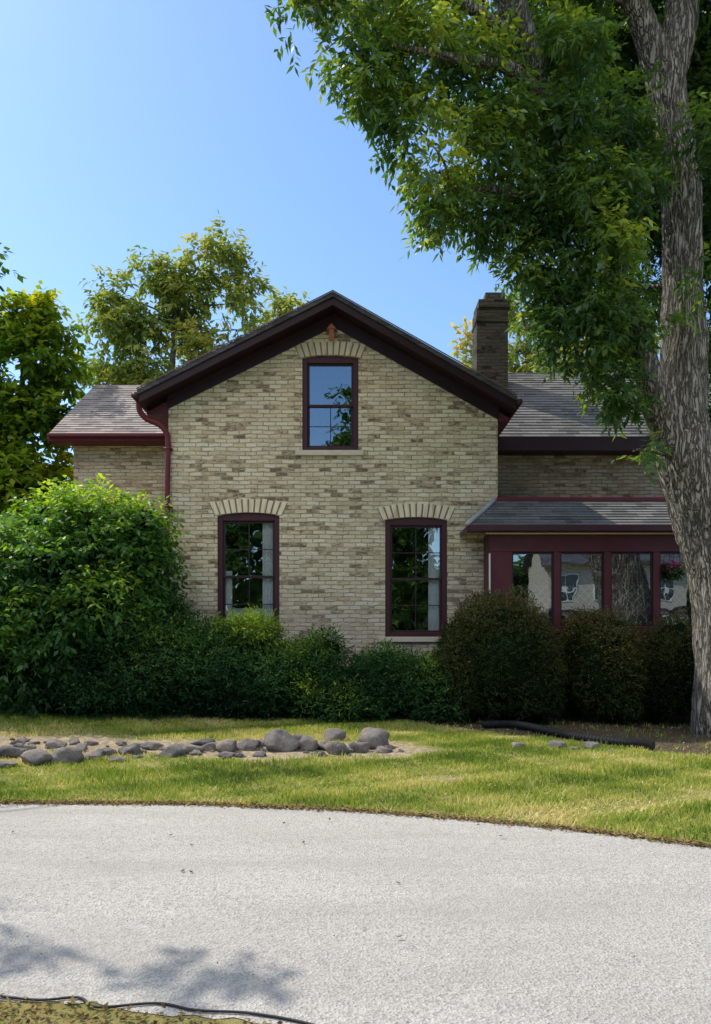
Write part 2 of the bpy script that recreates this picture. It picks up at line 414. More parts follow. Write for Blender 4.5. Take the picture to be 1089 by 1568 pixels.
X, Y = np.meshgrid(xs, ys); Z = H(X, Y)+.012*np.sin(X*3.1+Y*2)*np.sin(Y*2.3-X)*(Y > 7.6)
nx, ny = len(xs), len(ys)
me = bpy.data.meshes.new('ground'); V = np.stack([X, Y, Z], -1).reshape(-1, 3)
idx = np.arange(nx*ny).reshape(ny, nx)
Fq = np.stack([idx[:-1, :-1], idx[:-1, 1:], idx[1:, 1:], idx[1:, :-1]], -1).reshape(-1, 4)
me.from_pydata(V.tolist(), [], Fq.tolist()); me.shade_smooth()
for nm, fn in (('bed', bedf), ('mulch', mulchf)):
    at = me.attributes.new(nm, 'FLOAT', 'POINT'); at.data.foreach_set('value', fn(V[:, 0], V[:, 1]).astype(np.float32))
me.materials.append(M_ground); link(bpy.data.objects.new('ground', me))

def cat(pts, sub=8):
    out = []; q = [2*pts[0]-pts[1]]+list(pts)+[2*pts[-1]-pts[-2]]
    for k in range(1, len(q)-2):
        for j in range(sub):
            t = j/sub; a, b, c, d = q[k-1], q[k], q[k+1], q[k+2]
            out.append(.5*((2*b)+(c-a)*t+(2*a-5*b+4*c-d)*t*t+(3*b-a-3*c+d)*t**3))
    out.append(pts[-1]); return np.array(out)
fa, ne = cat(FAR, 24), cat(NEAR, 24); mb = MB()
nn_ = len(fa); K = 8
for i in range(nn_):
    for k in range(K+1):
        t = k/K; p = ne[i]*(1-t)+fa[i]*t
        jit = (.05*mnoise.noise(Vector((p[0]*3, k, 0)))+.03*mnoise.noise(Vector((p[0]*11, k, 4)))) if k in (0, K) else 0
        mb.v.append((p[0], p[1]+jit, .004+.03*math.sin(math.pi*t)))
for i in range(nn_-1):
    for k in range(K):
        a = i*(K+1)+k; mb.f.append((a, a+K+1, a+K+2, a+1))
mb.obj('road', M_road, None, True)

# grass blades
n = 280000
gx = R.uniform(-7.5, 6.5, n); gy = R.uniform(5, 13.6, n)
keep = (gy > farY(gx)+.07*R.normal(size=n)+.05) & (np.abs(gx) < gy*.47+.5)
nz = R.random(n)
pt = np.stack([gx, gy, np.zeros(n)], 1)
keep &= (bedf(gx, gy)*1.4 < nz+.3*sn(pt, 9)+.04) & (mulchf(gx, gy) < .5+.3*R.normal(size=n))
keep &= (sn(pt, 2.3, 11)+.5*sn(pt, 7, 3) > -.75) | (nz < .45)
gx, gy, pt = gx[keep], gy[keep], pt[keep]; n = len(gx)
gz = H(gx, gy)
ang = R.uniform(0, 2*np.pi, n); tall = np.clip(1+.5*sn(pt, 4, 7)+.35*sn(pt, 13, 2), .45, 1.8)
hh = (.018+.038*R.random(n))*tall; ww = .004+.005*R.random(n)
lean = R.normal(size=(n, 2))*.024
V = np.empty((n, 4, 3)); dx, dy = np.cos(ang)*ww, np.sin(ang)*ww
V[:, 0] = np.stack([gx-dx, gy-dy, gz-.004], 1); V[:, 1] = np.stack([gx+dx, gy+dy, gz-.004], 1)
V[:, 2] = np.stack([gx+dx*.3+lean[:, 0], gy+dy*.3+lean[:, 1], gz+hh], 1); V[:, 3] = np.stack([gx-dx*.3+lean[:, 0], gy-dy*.3+lean[:, 1], gz+hh], 1)
tn = .42+.36*sn(pt, 1.7, 3)+.34*sn(pt, 5, 1)+.16*sn(pt, 17, 1)+.16*R.normal(size=n)+.4*bedf(gx, gy)
quads_obj('grass', V.reshape(-1, 3), M_grassb, np.clip(tn, 0, 1))

n = 9000; n2 = 9000
gx = R.uniform(-3.2, .3, n); gy = np.interp(gx, NEAR[:, 0], NEAR[:, 1])-R.random(n)**.8*.9+.04*R.normal(size=n)
gx2 = R.uniform(-4.5, 3.6, n2); gy2 = farY(gx2)+.03+.05*R.normal(size=n2)
gx = np.concatenate([gx, gx2]); gy = np.concatenate([gy, gy2]); n = n+n2
V = np.empty((n, 4, 3)); a = R.uniform(0, 6.28, n); l = .008+.014*R.random(n)
u = np.stack([np.cos(a), np.sin(a), R.normal(size=n)*.3], 1)*l[:, None]; v = np.stack([-np.sin(a), np.cos(a), R.normal(size=n)*.3], 1)*l[:, None]*.45
c = np.stack([gx, gy, .008+.014*R.random(n)], 1)
V[:, 0] = c-u; V[:, 1] = c+v; V[:, 2] = c+u; V[:, 3] = c-v
quads_obj('leaf_litter', V.reshape(-1, 3), M_litter, R.random(n)*.75)
Vs = []; TT = []
spots = [(262,1287),(293,1302),(465,1298),(767,1288),(280,1343),(293,1345),(612,1447),(435,1268),(505,1262),(20,1282),(610,1362)]
spots += [(random.uniform(0, 1080), random.uniform(1260, 1540)) for _ in range(70)]
for k, (px, py) in enumerate(spots):
    Y_ = CZ*F/(py-HY); x = (px-CX)*Y_/F; a = random.random()*3; l = .022 if k < 11 else random.uniform(.004, .010)
    u = np.array([math.cos(a), math.sin(a), .2])*l; v = np.array([-math.sin(a), math.cos(a), 0])*l*.45; c = np.array([x, Y_, .045])
    Vs += [c-u, c+v, c+u, c-v]; TT.append(random.random()*.3)
for k in range(180):
    x = random.uniform(-5, 5); y = random.uniform(7.6, 13)
    if y < farY(x)+.2: continue
    a = random.random()*3; l = random.uniform(.012, .028)
    u = np.array([math.cos(a), math.sin(a), .3])*l; v = np.array([-math.sin(a), math.cos(a), .1])*l*.5; c = np.array([x, y, float(H(x, y))+.045])
    Vs += [c-u, c+v, c+u, c-v]; TT.append(1)
quads_obj('fallen_leaves', np.array(Vs), M_litter, np.array(TT))
mb = MB(); pts = []
for px, py in [(-120,1520),(-20,1528),(60,1536),(120,1532),(150,1547),(240,1541),(300,1552),(380,1556),(470,1572),(560,1600)]:
    Y_ = CZ*F/(py-HY); pts.append(((px-CX)*Y_/F, Y_, .014, .006))
mb.tube(pts, 8, 5); mb.obj('dark_edge_line', M_black, None, True)  # thin black line by the near road edge

# ------------------------------------------------------------ main house
house = empty('brick_house')
XL, XR, YF, YB = -3.58, 2.72, 15.0, 23.0
AX = -.42
AZ, LZ, RZ = 7.94, 6.12, 6.00
LX, RX = -4.05, 3.0
def roofz(x): return AZ-(AX-x)*(AZ-LZ)/(AX-LX) if x < AX else AZ-(x-AX)*(AZ-RZ)/(RX-AX)
wins = [
    dict(x0=(463-CX)/80, x1=(549-CX)/80, z0=CZ+(HY-690)/80, z1=CZ+(HY-544)/80, rise=.05, up=True),
    dict(x0=(333-CX)/80, x1=(428-CX)/80, z0=CZ+(HY-975)/80, z1=CZ+(HY-785)/80, rise=.06, up=False),
    dict(x0=(590-CX)/80, x1=(685-CX)/80, z0=CZ+(HY-975)/80, z1=CZ+(HY-792)/80, rise=.06, up=False)]
def wall_with_holes(name, outer, holes, y0, th, mat):
    polys = [[Vector((x, z, 0)) for x, z in outer]]+[[Vector((x, z, 0)) for x, z in h] for h in holes]
    tri = tessellate_polygon(polys); flat = [p for pl in polys for p in pl]; mb = MB(); nfl = len(flat)
    mb.v = [(p.x, y0, p.y) for p in flat]+[(p.x, y0+th, p.y) for p in flat]
    for t in tri: mb.f.append(tuple(t)); mb.f.append(tuple(i+nfl for i in reversed(t)))
    i = 0
    for pl in polys:
        m = len(pl)
        for k in range(m): a, b = i+k, i+(k+1) % m; mb.f.append((a, b, b+nfl, a+nfl))
        i += m
    o = mb.obj(name, mat, house)
    import bmesh
    bm = bmesh.new(); bm.from_mesh(o.data); bmesh.ops.recalc_face_normals(bm, faces=bm.faces); bm.to_mesh(o.data); bm.free()
    return o
def arch_top(w_, n=8):
    c = (w_['x0']+w_['x1'])/2; hw = (w_['x1']-w_['x0'])/2
    return [(c+hw*(1-2*k/n), w_['z1']-w_['rise']*((1-2*k/n)**2)) for k in range(n+1)]
holes = [[(w_['x0'], w_['z0']), (w_['x1'], w_['z0'])]+arch_top(w_) for w_ in wins]
outer = [(XL, -.2), (XR, -.2), (XR, roofz(XR)-.14), (AX, AZ-.14), (XL, roofz(XL)-.14)]
wall_with_holes('front_wall', outer, holes, YF, .3, M_brick)
mb = MB()
mb.box(XL, XL+.3, YF+.3, YB, -.2, roofz(XL)-.14); mb.box(XR-.3, XR, YF+.3, YB, -.2, roofz(XR)-.14)
mb.prismY([(XL+.3, -.2), (XR-.3, -.2), (XR-.3, roofz(XR-.3)-.14), (AX, AZ-.14), (XL+.3, roofz(XL+.3)-.14)], YB-.3, YB)
mb.obj('side_walls', M_brick, house)
mb = MB(); mb.box(XL+.3, XR-.3, YF+3.0, YF+3.1, 0, 6.2); mb.box(XL+.3, XR-.3, YF+.3, YF+3, 3.95, 4.1); mb.box(XL+.3, XR-.3, YF+.3, YF+3, .3, .45)
mb.obj('interior', M_inside, house)
RY0 = 14.55; RY1 = YB+.4; T = .09
mb = MB()
mb.prismY([(LX, LZ-T), (AX, AZ-T), (AX, AZ), (LX, LZ)], RY0-.03, RY1)
mb.prismY([(AX, AZ-T), (RX, RZ-T), (RX, RZ), (AX, AZ)], RY0-.03, RY1)
mb.obj('main_roof', M_shM, house)
mb = MB(); fh = .15
mb.prismY([(LX+.02, LZ-T-fh+.01), (AX, AZ-T-fh), (AX, AZ-T), (LX+.02, LZ-T+.01)], RY0, RY0+.045)
mb.prismY([(AX, AZ-T-fh), (RX-.02, RZ-T-fh+.01), (RX-.02, RZ-T+.01), (AX, AZ-T)], RY0, RY0+.045)
mb.prismY([(LX+.02, LZ-T-fh+.03), (AX, AZ-T-fh+.02), (AX, AZ-T-fh+.05), (LX+.02, LZ-T-fh+.06)], RY0+.047, YF+.0)
mb.prismY([(AX, AZ-T-fh+.02), (RX-.02, RZ-T-fh+.03), (RX-.02, RZ-T-fh+.06), (AX, AZ-T-fh+.05)], RY0+.047, YF+.0)
fb = .24
mb.prismY([(XL-.02, roofz(XL)-T-fh-fb+.01), (AX, AZ-T-fh-fb), (AX, AZ-T-fh+.015), (XL-.02, roofz(XL)-T-fh+.015)], YF-.04, YF-.002)
mb.prismY([(AX, AZ-T-fh-fb), (XR+.02, roofz(XR)-T-fh-fb), (XR+.02, roofz(XR)-T-fh+.015), (AX, AZ-T-fh+.015)], YF-.04, YF-.002)
mb.obj('rake_trim', M_dmaroon, house, bevel=.005)
mb = MB(); e = .022
mb.prismY([(LX-.01, LZ+.002), (AX, AZ+.002), (AX, AZ+e), (LX-.01, LZ+e)], RY0-.05, RY0-.031)
mb.prismY([(AX, AZ+.002), (RX+.01, RZ+.002), (RX+.01, RZ+e), (AX, AZ+e)], RY0-.05, RY0-.031)
mb.obj('drip_edge', simple('drip_edge_metal', (.18, .11, .11), .5, .2, 8), house)
mb = MB()
mb.prismY([(LX+.06, LZ-.34), (XL-.002, LZ-.34), (XL-.002, roofz(XL)-.31), (LX+.06, LZ-.29)], YF-.02, RY1-.05)
mb.prismY([(XR+.002, RZ-.34), (RX-.05, RZ-.34), (RX-.05, RZ-.29), (XR+.002, roofz(XR)-.31)], YF-.02, RY1-.05)
mb.obj('cornice', M_maroon, house)
mb = MB(); mb.tube([(LX-.05, RY0-.02, LZ-.10, .065), (LX-.05, 17, LZ-.10, .065)], 12, 2); mb.tube([(RX+.05, RY0-.02, RZ-.10, .055), (RX+.05, 17, RZ-.10, .055)], 12, 2)
mb.obj('gutter', M_wframe, house, True)
mb = MB(); xd = XL+.01
mb.tube([(LX-.03, 14.75, LZ-.16, .055), (LX-.02, 14.78, LZ-.32, .055), (LX+.10, 14.82, LZ-.46, .055), (xd-.15, 14.86, LZ-.56, .055), (xd-.03, 14.9, LZ-.70, .055), (xd, 14.92, LZ-.9, .052), (xd-.01, 14.92, 4.5, .052), (xd-.03, 14.92, 3, .052), (xd-.04, 14.92, 1.2, .052)], 10, 5)
for z in (5.1, 4.0, 2.9): mb.box(xd-.08, xd+.08, 14.87, 15.0, z, z+.03)
mb.obj('downspout', M_red, house, True)

def make_window(i, w_):
    x0, x1, z0, z1 = w_['x0'], w_['x1'], w_['z0'], w_['z1']; rise = w_['rise']
    c = (x0+x1)/2; hw = (x1-x0)/2; fw = .095
    top = lambda x: z1-rise*((x-c)/hw)**2
    y = YF+.03
    mb = MB()
    mb.box(x0+.002, x0+fw, y, y+.12, z0, top(x0+.002)); mb.box(x1-fw, x1-.002, y, y+.12, z0, top(x1-.002))
    mb.box(x0+fw, x1-fw, y, y+.12, z0+.001, z0+.08)
    pts = [(x0+fw+(x1-x0-2*fw)*k/10) for k in range(11)]
    mb.prismY([(p, z1-rise-.09) for p in (pts[0], pts[-1])]+[(p, top(p)-.002) for p in reversed(pts)], y, y+.12)
    mb.obj(f'window_frame_{i}', M_wframe, house, bevel=.006)
    ix0, ix1, iz0, iz1 = x0+fw, x1-fw, z0+.08, z1-rise-.09; zm = (iz0+iz1)/2
    mb = MB(); sb = .042; ys1 = y+.045; ys2 = y+.085
    for (a, b, yy) in ((iz0, zm+.02, ys2), (zm-.02, iz1, ys1)):
        mb.box(ix0, ix0+sb, yy, yy+.035, a, b); mb.box(ix1-sb, ix1, yy, yy+.035, a, b)
        mb.box(ix0+sb, ix1-sb, yy+.001, yy+.034, a, a+sb); mb.box(ix0+sb, ix1-sb, yy+.001, yy+.034, b-sb, b)
        if not w_['up']:
            mb.box(c-.010, c+.010, yy+.003, yy+.03, a+sb, b-sb)
            zz = (a+b)/2; mb.box(ix0+sb, c-.010, yy+.004, yy+.029, zz-.008, zz+.008); mb.box(c+.010, ix1-sb, yy+.004, yy+.029, zz-.008, zz+.008)
        elif a == iz0:
            mb.box(c-.008, c+.008, yy+.003, yy+.03, a+sb, b-sb); zz = (a+b)/2
            mb.box(ix0+sb, c-.008, yy+.004, yy+.029, zz-.007, zz+.007); mb.box(c+.008, ix1-sb, yy+.004, yy+.029, zz-.007, zz+.007)
    mb.obj(f'sash_{i}', M_sash, house, bevel=.003)
    mb = MB()
    mb.poly([(ix0+sb, ys2+.016, iz0+sb), (ix1-sb, ys2+.016, iz0+sb), (ix1-sb, ys2+.016, zm-.02), (ix0+sb, ys2+.016, zm-.02)])
    mb.poly([(ix0+sb, ys1+.016, zm+.02), (ix1-sb, ys1+.016, zm+.02), (ix1-sb, ys1+.016, iz1-sb), (ix0+sb, ys1+.016, iz1-sb)])
    mb.obj(f'glass_{i}', M_glass, house)
    mb = MB(); mb.box(x0-.13, x1+.10, YF-.06, YF+.10, z0-.10, z0-.001); mb.obj(f'sill_{i}', M_stone, house, bevel=.008)
    mb = MB(); nb = 12 if not w_['up'] else 11; ah = .27
    def pt(t, r):
        xx = c+(hw+.05)*(2*t-1); fan = (2*t-1)*.2
        zz = z1-rise*(2*t-1)**2
        return (xx+fan*r/ah*.55, zz+r*(1-.10*(2*t-1)**2))
    for k in range(nb):
        g = .011; t0, t1 = k/nb+g, (k+1)/nb-g
        j = random.uniform(-.012, .012)
        mb.prismY([pt(t0, .004), pt(t1, .004), pt(t1, ah+j), pt(t0, ah+j)], YF-.016+j*.5, YF+.02)
    mb.obj(f'brick_arch_{i}', M_arch if not w_['up'] else M_arch2, house, bevel=.004)
    mb = MB(); mb.prismY([pt(0, .002), pt(.25, .002), pt(.5, .002), pt(.75, .002), pt(1, .002), pt(1, ah-.012), pt(.75, ah-.012), pt(.5, ah-.012), pt(.25, ah-.012), pt(0, ah-.012)], YF-.004, YF+.001)
    mb.obj(f'arch_mortar_{i}', M_mort, house)
    if not w_['up']:
        mb = MB()
        def curtain(a, b, z0_, z1_, yy):
            m = 26; s0 = len(mb.v)
            for k in range(m+1):
                xx = a+(b-a)*k/m; q = .02*math.sin(k*1.5)+.01*math.sin(k*3.7)
                mb.v.append((xx, yy+q, z0_)); mb.v.append((xx, yy+q*.6, z1_))
            for k in range(m): mb.f.append((s0+2*k, s0+2*k+2, s0+2*k+3, s0+2*k+1))
        curtain(x1-fw-.25, x1-.02, z0+.02, z1-.07, YF+.19)
        if i == 1: curtain(x0+.02, x0+fw+.16, z0+.02, z1-1.1, YF+.19); curtain(x0+.2, x1-.3, z0+.02, z0+.55, YF+.24)
        mb.obj(f'curtain_{i}', M_curt, house, True)

def arch_mat(nm, k):
    n = NT(nm); p = n.pos()
    r = n.n('TexNoise'); r.inputs['Scale'].default_value = 9; n.l(mapping(n, p, (1, 1, .25)), r.inputs['Vector'])
    n.col(n.ramp(r.outputs['Fac'], [(.3, (.50*k, .40*k, .28*k)), (.45, (.74*k, .63*k, .46*k)), (.7, (.85*k, .76*k, .59*k))])); n.rough(.95)
    n.bump(n.noise(p, 50, 3), .4, .01); return n.m
M_arch = arch_mat('arch_brick', 1.0); M_arch2 = arch_mat('weathered_arch_brick', .8); M_mort = simple('old_mortar', (.24, .19, .14), 1, .3, 20, .1)
for i, w_ in enumerate(wins): make_window(i, w_)

gl = empty('gable_lantern'); gx_, _, gz_ = P(508, 509, 15)
mb = MB(); mb.box(gx_-.05, gx_+.05, YF-.10, YF-.03, gz_-.13, gz_+.03)
mb.prismY([(gx_-.09, gz_+.03), (gx_+.09, gz_+.03), (gx_, gz_+.13)], YF-.13, YF-.02)
mb.box(gx_-.06, gx_+.06, YF-.09, YF-.045, gz_-.17, gz_-.131); mb.box(gx_-.02, gx_+.02, YF-.03, YF, gz_-.05, gz_+.0)
mb.obj('lantern_body', M_copper, gl, bevel=.006)

def shingled(name, x0, x1, ye, ze, yr, zr, mat, course=.15, xe0=None, xe1=None):
    mb = MB(); dy, dz = yr-ye, zr-ze; Ls = math.hypot(dy, dz); n_ = int(Ls/course)
    nyv, nzv = -dz/Ls, dy/Ls
    for k in range(n_+1):
        a = k*course/Ls; b = min((k+1)*course/Ls+.002, 1.0)
        if a >= 1: break
        t = .020
        A = (ye+dy*a+nyv*t, ze+dz*a+nzv*t); B = (ye+dy*b, ze+dz*b); A0 = (ye+dy*a, ze+dz*a)
        X0a = x0+((xe0-x0)*a if xe0 is not None else 0); X1a = x1+((xe1-x1)*a if xe1 is not None else 0)
        X0b = x0+((xe0-x0)*b if xe0 is not None else 0); X1b = x1+((xe1-x1)*b if xe1 is not None else 0)
        mb.poly([(X0a, *A), (X1a, *A), (X1b, *B), (X0b, *B)])
        mb.poly([(X0a, *A0), (X1a, *A0), (X1a, *A), (X0a, *A)])
    return mb.obj(name, mat, house)
lx = -6.65; ze, zr = 5.93, 7.93; ye, yr = 17.0, 20.0
shingled('left_wing_roof', lx, -1.0, ye, ze, yr, zr, M_shL)
mb = MB(); mb.prismX([(ye, ze-.08), (yr, zr-.08), (23, ze-.08), (23, ze-.002), (yr, zr-.006), (ye, ze-.002)], lx, -1.2); mb.obj('left_roof_deck', M_shL, house)
mb = MB()
mb.box(lx, -3.4, ye-.035, ye-.001, ze-.16, ze+.005)
mb.box(lx+.02, -3.4, ye, 17.4, ze-.17, ze-.14)
mb.prismX([(ye, ze-.2), (yr, zr-.2), (23, ze-.2), (23, ze-.082), (yr, zr-.082), (ye, ze-.082)], lx-.03, lx-.002)
mb.obj('left_fascia', M_red, house)
mb = MB(); mb.box(lx, -3.5, ye-.14, ye-.036, ze-.09, ze-.02); mb.obj('left_gutter', M_red, house, bevel=.02)
mb = MB()
mb.box(-6.26, XL, 17.4, 22.6, -.2, 5.78); mb.prismX([(17.4, 5.78), (22.6, 5.78), (20, 7.6)], -6.26, -5.96)
mb.obj('left_wing_wall', M_brickL, house)
mb = MB(); x_, y_, z_ = P(222, 790, 16); mb.box(x_, XL-.01, 15.6, 17.39, z_-.1, z_); mb.box(x_+.08, x_+.2, 15.7, 15.8, 0, z_-.1); mb.box(x_, XL-.01, 15.58, 15.598, z_-.16, z_+.02)
mb.obj('side_porch', M_red, house)
mb = MB(); mb.box(x_+.22, XL-.01, 16.2, 16.3, 0, z_-.1); mb.obj('side_porch_wall', M_white, house)
ze, zr = 5.86, 8.25; rx = 9.6
shingled('right_wing_roof', .6, rx, ye, ze, yr, zr, M_shR)
mb = MB(); mb.prismX([(ye, ze-.08), (yr, zr-.08), (23, ze-.08), (23, ze-.002), (yr, zr-.006), (ye, ze-.002)], .8, rx); mb.obj('right_roof_deck', M_shR, house)
mb = MB(); mb.box(XR+.3, rx, ye-.04, ye-.001, ze-.30, ze+.003); mb.box(XR+.002, rx-.02, ye, 17.4, ze-.31, ze-.28); mb.obj('right_fascia', M_dmaroon, house)
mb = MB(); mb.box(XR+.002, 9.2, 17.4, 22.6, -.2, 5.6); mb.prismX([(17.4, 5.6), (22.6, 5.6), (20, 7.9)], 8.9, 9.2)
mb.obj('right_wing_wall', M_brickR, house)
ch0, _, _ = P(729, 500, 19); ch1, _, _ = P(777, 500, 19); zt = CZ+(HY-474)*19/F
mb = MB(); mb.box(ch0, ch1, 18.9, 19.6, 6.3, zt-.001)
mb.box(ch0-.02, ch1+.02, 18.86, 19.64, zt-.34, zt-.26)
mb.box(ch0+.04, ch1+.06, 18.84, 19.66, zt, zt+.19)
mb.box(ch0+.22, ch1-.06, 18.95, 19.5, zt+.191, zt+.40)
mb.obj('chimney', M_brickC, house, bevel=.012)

# ------------------------------------------------------------ porch (sun room)
porch = house
PY = 14.3; PX0, PX1 = 2.45, 7.9
ex0 = 2.0; ez = 3.53; tz = 4.13; ty = 15.02
shingled('porch_roof_front', ex0, PX1+.4, 13.98, ez, ty, tz, M_shR, course=.13, xe0=2.66, xe1=PX1)
mb = MB()
mb.poly([(ex0, 13.98, ez), (2.66, ty, tz), (2.66, 14.99, tz), (ex0, 14.99, ez)])
mb.poly([(2.74, ty, tz), (PX1, ty, tz), (PX1, 17.39, tz+.12), (2.74, 17.39, tz+.12)])
mb.poly([(PX1+.4, 13.98, ez), (PX1, ty, tz), (PX1, 17.39, tz+.12), (PX1+.4, 17.39, ez)])
mb.obj('porch_roof', M_shR, porch)
mb = MB(); mb.box(2.70, PX1, ty-.03, ty+.05, tz+.005, tz+.08); mb.obj('porch_ridge_flashing', M_red, porch, bevel=.01)
mb = MB(); mb.tube([(ex0-.01, 13.95, ez+.02, .04), (2.33, 14.48, ez+.32, .04), (2.66, ty-.02, tz+.03, .04)], 8, 4); mb.obj('porch_hip_flashing', simple('lead_flashing', (.40, .40, .41), .6, .2, 8), porch, True)
mb = MB()
mb.box(ex0+.02, PX1+.4, 13.95, 13.978, ez-.10, ez+.004); mb.box(ex0+.0, ex0+.018, 13.98, 14.99, ez-.10, ez-.005)
mb.box(ex0+.03, PX1+.38, 13.98, 14.29, ez-.10, ez-.07)
mb.obj('porch_fascia', M_wframe, porch, bevel=.004)
mb = MB(); mb.box(PX0-.08, PX1+.1, PY-.06, PY-.03, ez-.125, ez-.101); mb.obj('porch_bead', M_white, porch)
mb = MB()
gz1 = 3.09; gz0 = 1.72
mb.box(PX0, PX1, PY-.02, PY+.12, gz1, ez-.13)
mb.box(PX0, PX1, PY+.0, PY+.12, 0, gz0-.12)
mb.box(PX0-.02, PX1+.02, PY-.06, PY+.12, gz0-.119, gz0)
edges = [(750, 784), (848, 858), (925, 935), (1000, 1010), (1062, 1072), (1125, 1135), (1180, 1215)]
for a, b in edges:
    mb.box((a-CX)*PY/F, (b-CX)*PY/F, PY-.015, PY+.10, gz0+.001, gz1-.001)
mb.box(PX0+.001, PX0+.10, PY+.121, 14.99, 0, 3.45)
mb.box(PX1-.12, PX1, PY+.121, 17.3, 0, 3.45)
mb.obj('porch_frame', M_maroon, porch, bevel=.006)
mb = MB(); gl_ = MB()
for (a, b), (c_, d_) in zip(edges[:-1], edges[1:]):
    x0 = (b-CX)*PY/F; x1 = (c_-CX)*PY/F
    mb.box(x0, x0+.03, PY+.02, PY+.06, gz0+.01, gz1-.01); mb.box(x1-.03, x1, PY+.02, PY+.06, gz0+.01, gz1-.01)
    mb.box(x0+.03, x1-.03, PY+.02, PY+.06, gz0+.01, gz0+.04); mb.box(x0+.03, x1-.03, PY+.02, PY+.06, gz1-.04, gz1-.01)
    gl_.poly([(x0+.03, PY+.04, gz0+.04), (x1-.03, PY+.04, gz0+.04), (x1-.03, PY+.04, gz1-.04), (x0+.03, PY+.04, gz1-.04)])
mb.obj('porch_sash', M_sash, porch); gl_.obj('porch_glass', M_glass, porch)
mb = MB(); lx0, lx1, lz0, lz1 = 2.6, 7.6, 1.3, 2.5
k = lx0-(lz1-lz0)
while k < lx1:
    for sgn in (1, -1):
        a0 = k if sgn > 0 else k+(lz1-lz0)
        p0 = (a0, lz0); p1 = (a0+sgn*(lz1-lz0), lz1); t = .010; yy = 14.50 if sgn > 0 else 14.515
        ts = [0, 1]
        if min(p0[0], p1[0]) < lx0 or max(p0[0], p1[0]) > lx1:
            ta = [(lx0-p0[0])/(p1[0]-p0[0]), (lx1-p0[0])/(p1[0]-p0[0])]; ta.sort(); ts = [max(0, ta[0]), min(1, ta[1])]
            if ts[1] <= ts[0]: continue
        q = [(p0[0]+(p1[0]-p0[0])*u_, p0[1]+(p1[1]-p0[1])*u_) for u_ in ts]
        mb.poly([(q[0][0]-t, yy, q[0][1]), (q[0][0]+t, yy, q[0][1]), (q[1][0]+t, yy, q[1][1]), (q[1][0]-t, yy, q[1][1])])
    k += .16
mb.obj('porch_lattice', M_lattice, porch)
mb = MB(); mb.box(PX0-.035, PX0-.005, 14.18, 14.21, 2.25, 3.05); mb.obj('porch_corner_strip', M_white, porch, bevel=.008)
fbk = empty('hanging_flower_basket'); bx, by, bz = P(1036, 872, 14.12)
mb = MB(); mb.tube([(bx, by, bz-.12, .04), (bx, by, bz-.06, .09), (bx, by, bz-.01, .10)], 14, 3)
for s in (-.08, .08): mb.tube([(bx+s, by, bz, .004), (bx, by, 3.44, .004)], 5, 1)
mb.obj('basket', M_black, fbk, True)
p_, d_, t_ = sample_lobes([(bx, by, bz+.05, .13, .12, .10)], 700); leaves('flowers', p_, d_, t_, 2, .04, .035, M_pink, fbk, extent=.05)
p_, d_, t_ = sample_lobes([(bx, by, bz, .13, .12, .13)], 700); leaves('basket_leaves', p_, d_, t_, 3, .05, .03, M_leafS, fbk, extent=.06)

# ------------------------------------------------------------ rocks & pipe
def rock(mb, x, y, r, sx=1, sz=.65, seed=0):
    i = len(mb.v); nu, nv = 30, 18; z0 = float(H(x, y)); o = Vector((seed*3.1, seed*1.7, seed*.9))
    rg = random.Random(seed); planes = []
    for _ in range(14):
        n_ = Vector((rg.gauss(0, 1), rg.gauss(0, 1), rg.gauss(0, .9))).normalized(); planes.append((n_, rg.uniform(.48, .80)))
    for a in range(nv+1):
        ph = math.pi*a/nv
        for b in range(nu):
            th = 2*math.pi*b/nu; d = Vector((math.sin(ph)*math.cos(th), math.sin(ph)*math.sin(th), math.cos(ph)))
            q = 1.0
            for n_, h in planes:
                k_ = d.dot(n_)
                if k_*q > h: q = h/k_
            q = 1.15*r*q*(1+.12*mnoise.noise(d*1.3+o)+.08*mnoise.noise(d*4+o)+.05*mnoise.noise(d*9+o))
            mb.v.append((x+d.x*q*sx, y+d.y*q, z0+max(d.z*q*sz, -.08)+r*sz*.26))
    for a in range(nv):
        for b in range(nu): mb.f.append((i+a*nu+b, i+(a+1)*nu+b, i+(a+1)*nu+(b+1) % nu, i+a*nu+(b+1) % nu))
mb = MB(); s = 0
big = [(20,1152,26),(60,1160,24),(105,1158,30),(140,1154,22),(165,1150,20),(200,1148,26),(265,1150,22),(290,1146,20),(325,1143,22),(350,1144,20),(380,1142,24),(432,1143,34),(470,1142,24),(500,1141,20),(520,1146,24),(548,1143,18),(572,1137,30),(35,1146,18),(85,1143,18),(235,1142,16),(310,1138,16),(405,1137,14),(455,1134,18),(510,1130,20),(490,1150,14),(0,1165,22),(-30,1156,28),(-70,1158,26),(-110,1155,28),(345,1150,14),(180,1158,14),(125,1146,14),(590,1144,14)]
for (px, py, rp) in big:
    s += 1; Y_ = (CZ-.07)*F/(py+5-HY); rock(mb, (px-CX)*Y_/F, Y_, rp*Y_/F*.84, 1.1+.3*random.random(), .58+.25*random.random(), s)
for k in range(90):
    s += 1; x = random.uniform(-6, .7); y = float(rockY(x))+random.gauss(0, .20); rock(mb, x, y, random.uniform(.025, .085), 1.25, .65, s)
ro = mb.obj('rock_border', M_rock, None, True)
mb = MB()
for (px, py, rp) in [(795,1141,13),(853,1140,14),(905,1140,12),(825,1143,6),(880,1143,8),(765,1143,6),(935,1146,6)]:
    s += 1; Y_ = (CZ-.06)*F/(py+3-HY); rock(mb, (px-CX)*Y_/F, Y_, rp*Y_/F, 1.2, .6, s)
mb.obj('bed_stones', M_rock, None, True)
mb = MB(); pp = []
ctl = cat(np.array([(2.0, 12.4), (2.5, 12.3), (2.9, 11.8), (3.3, 11.3), (3.75, 10.75), (3.95, 10.4)]), 26)
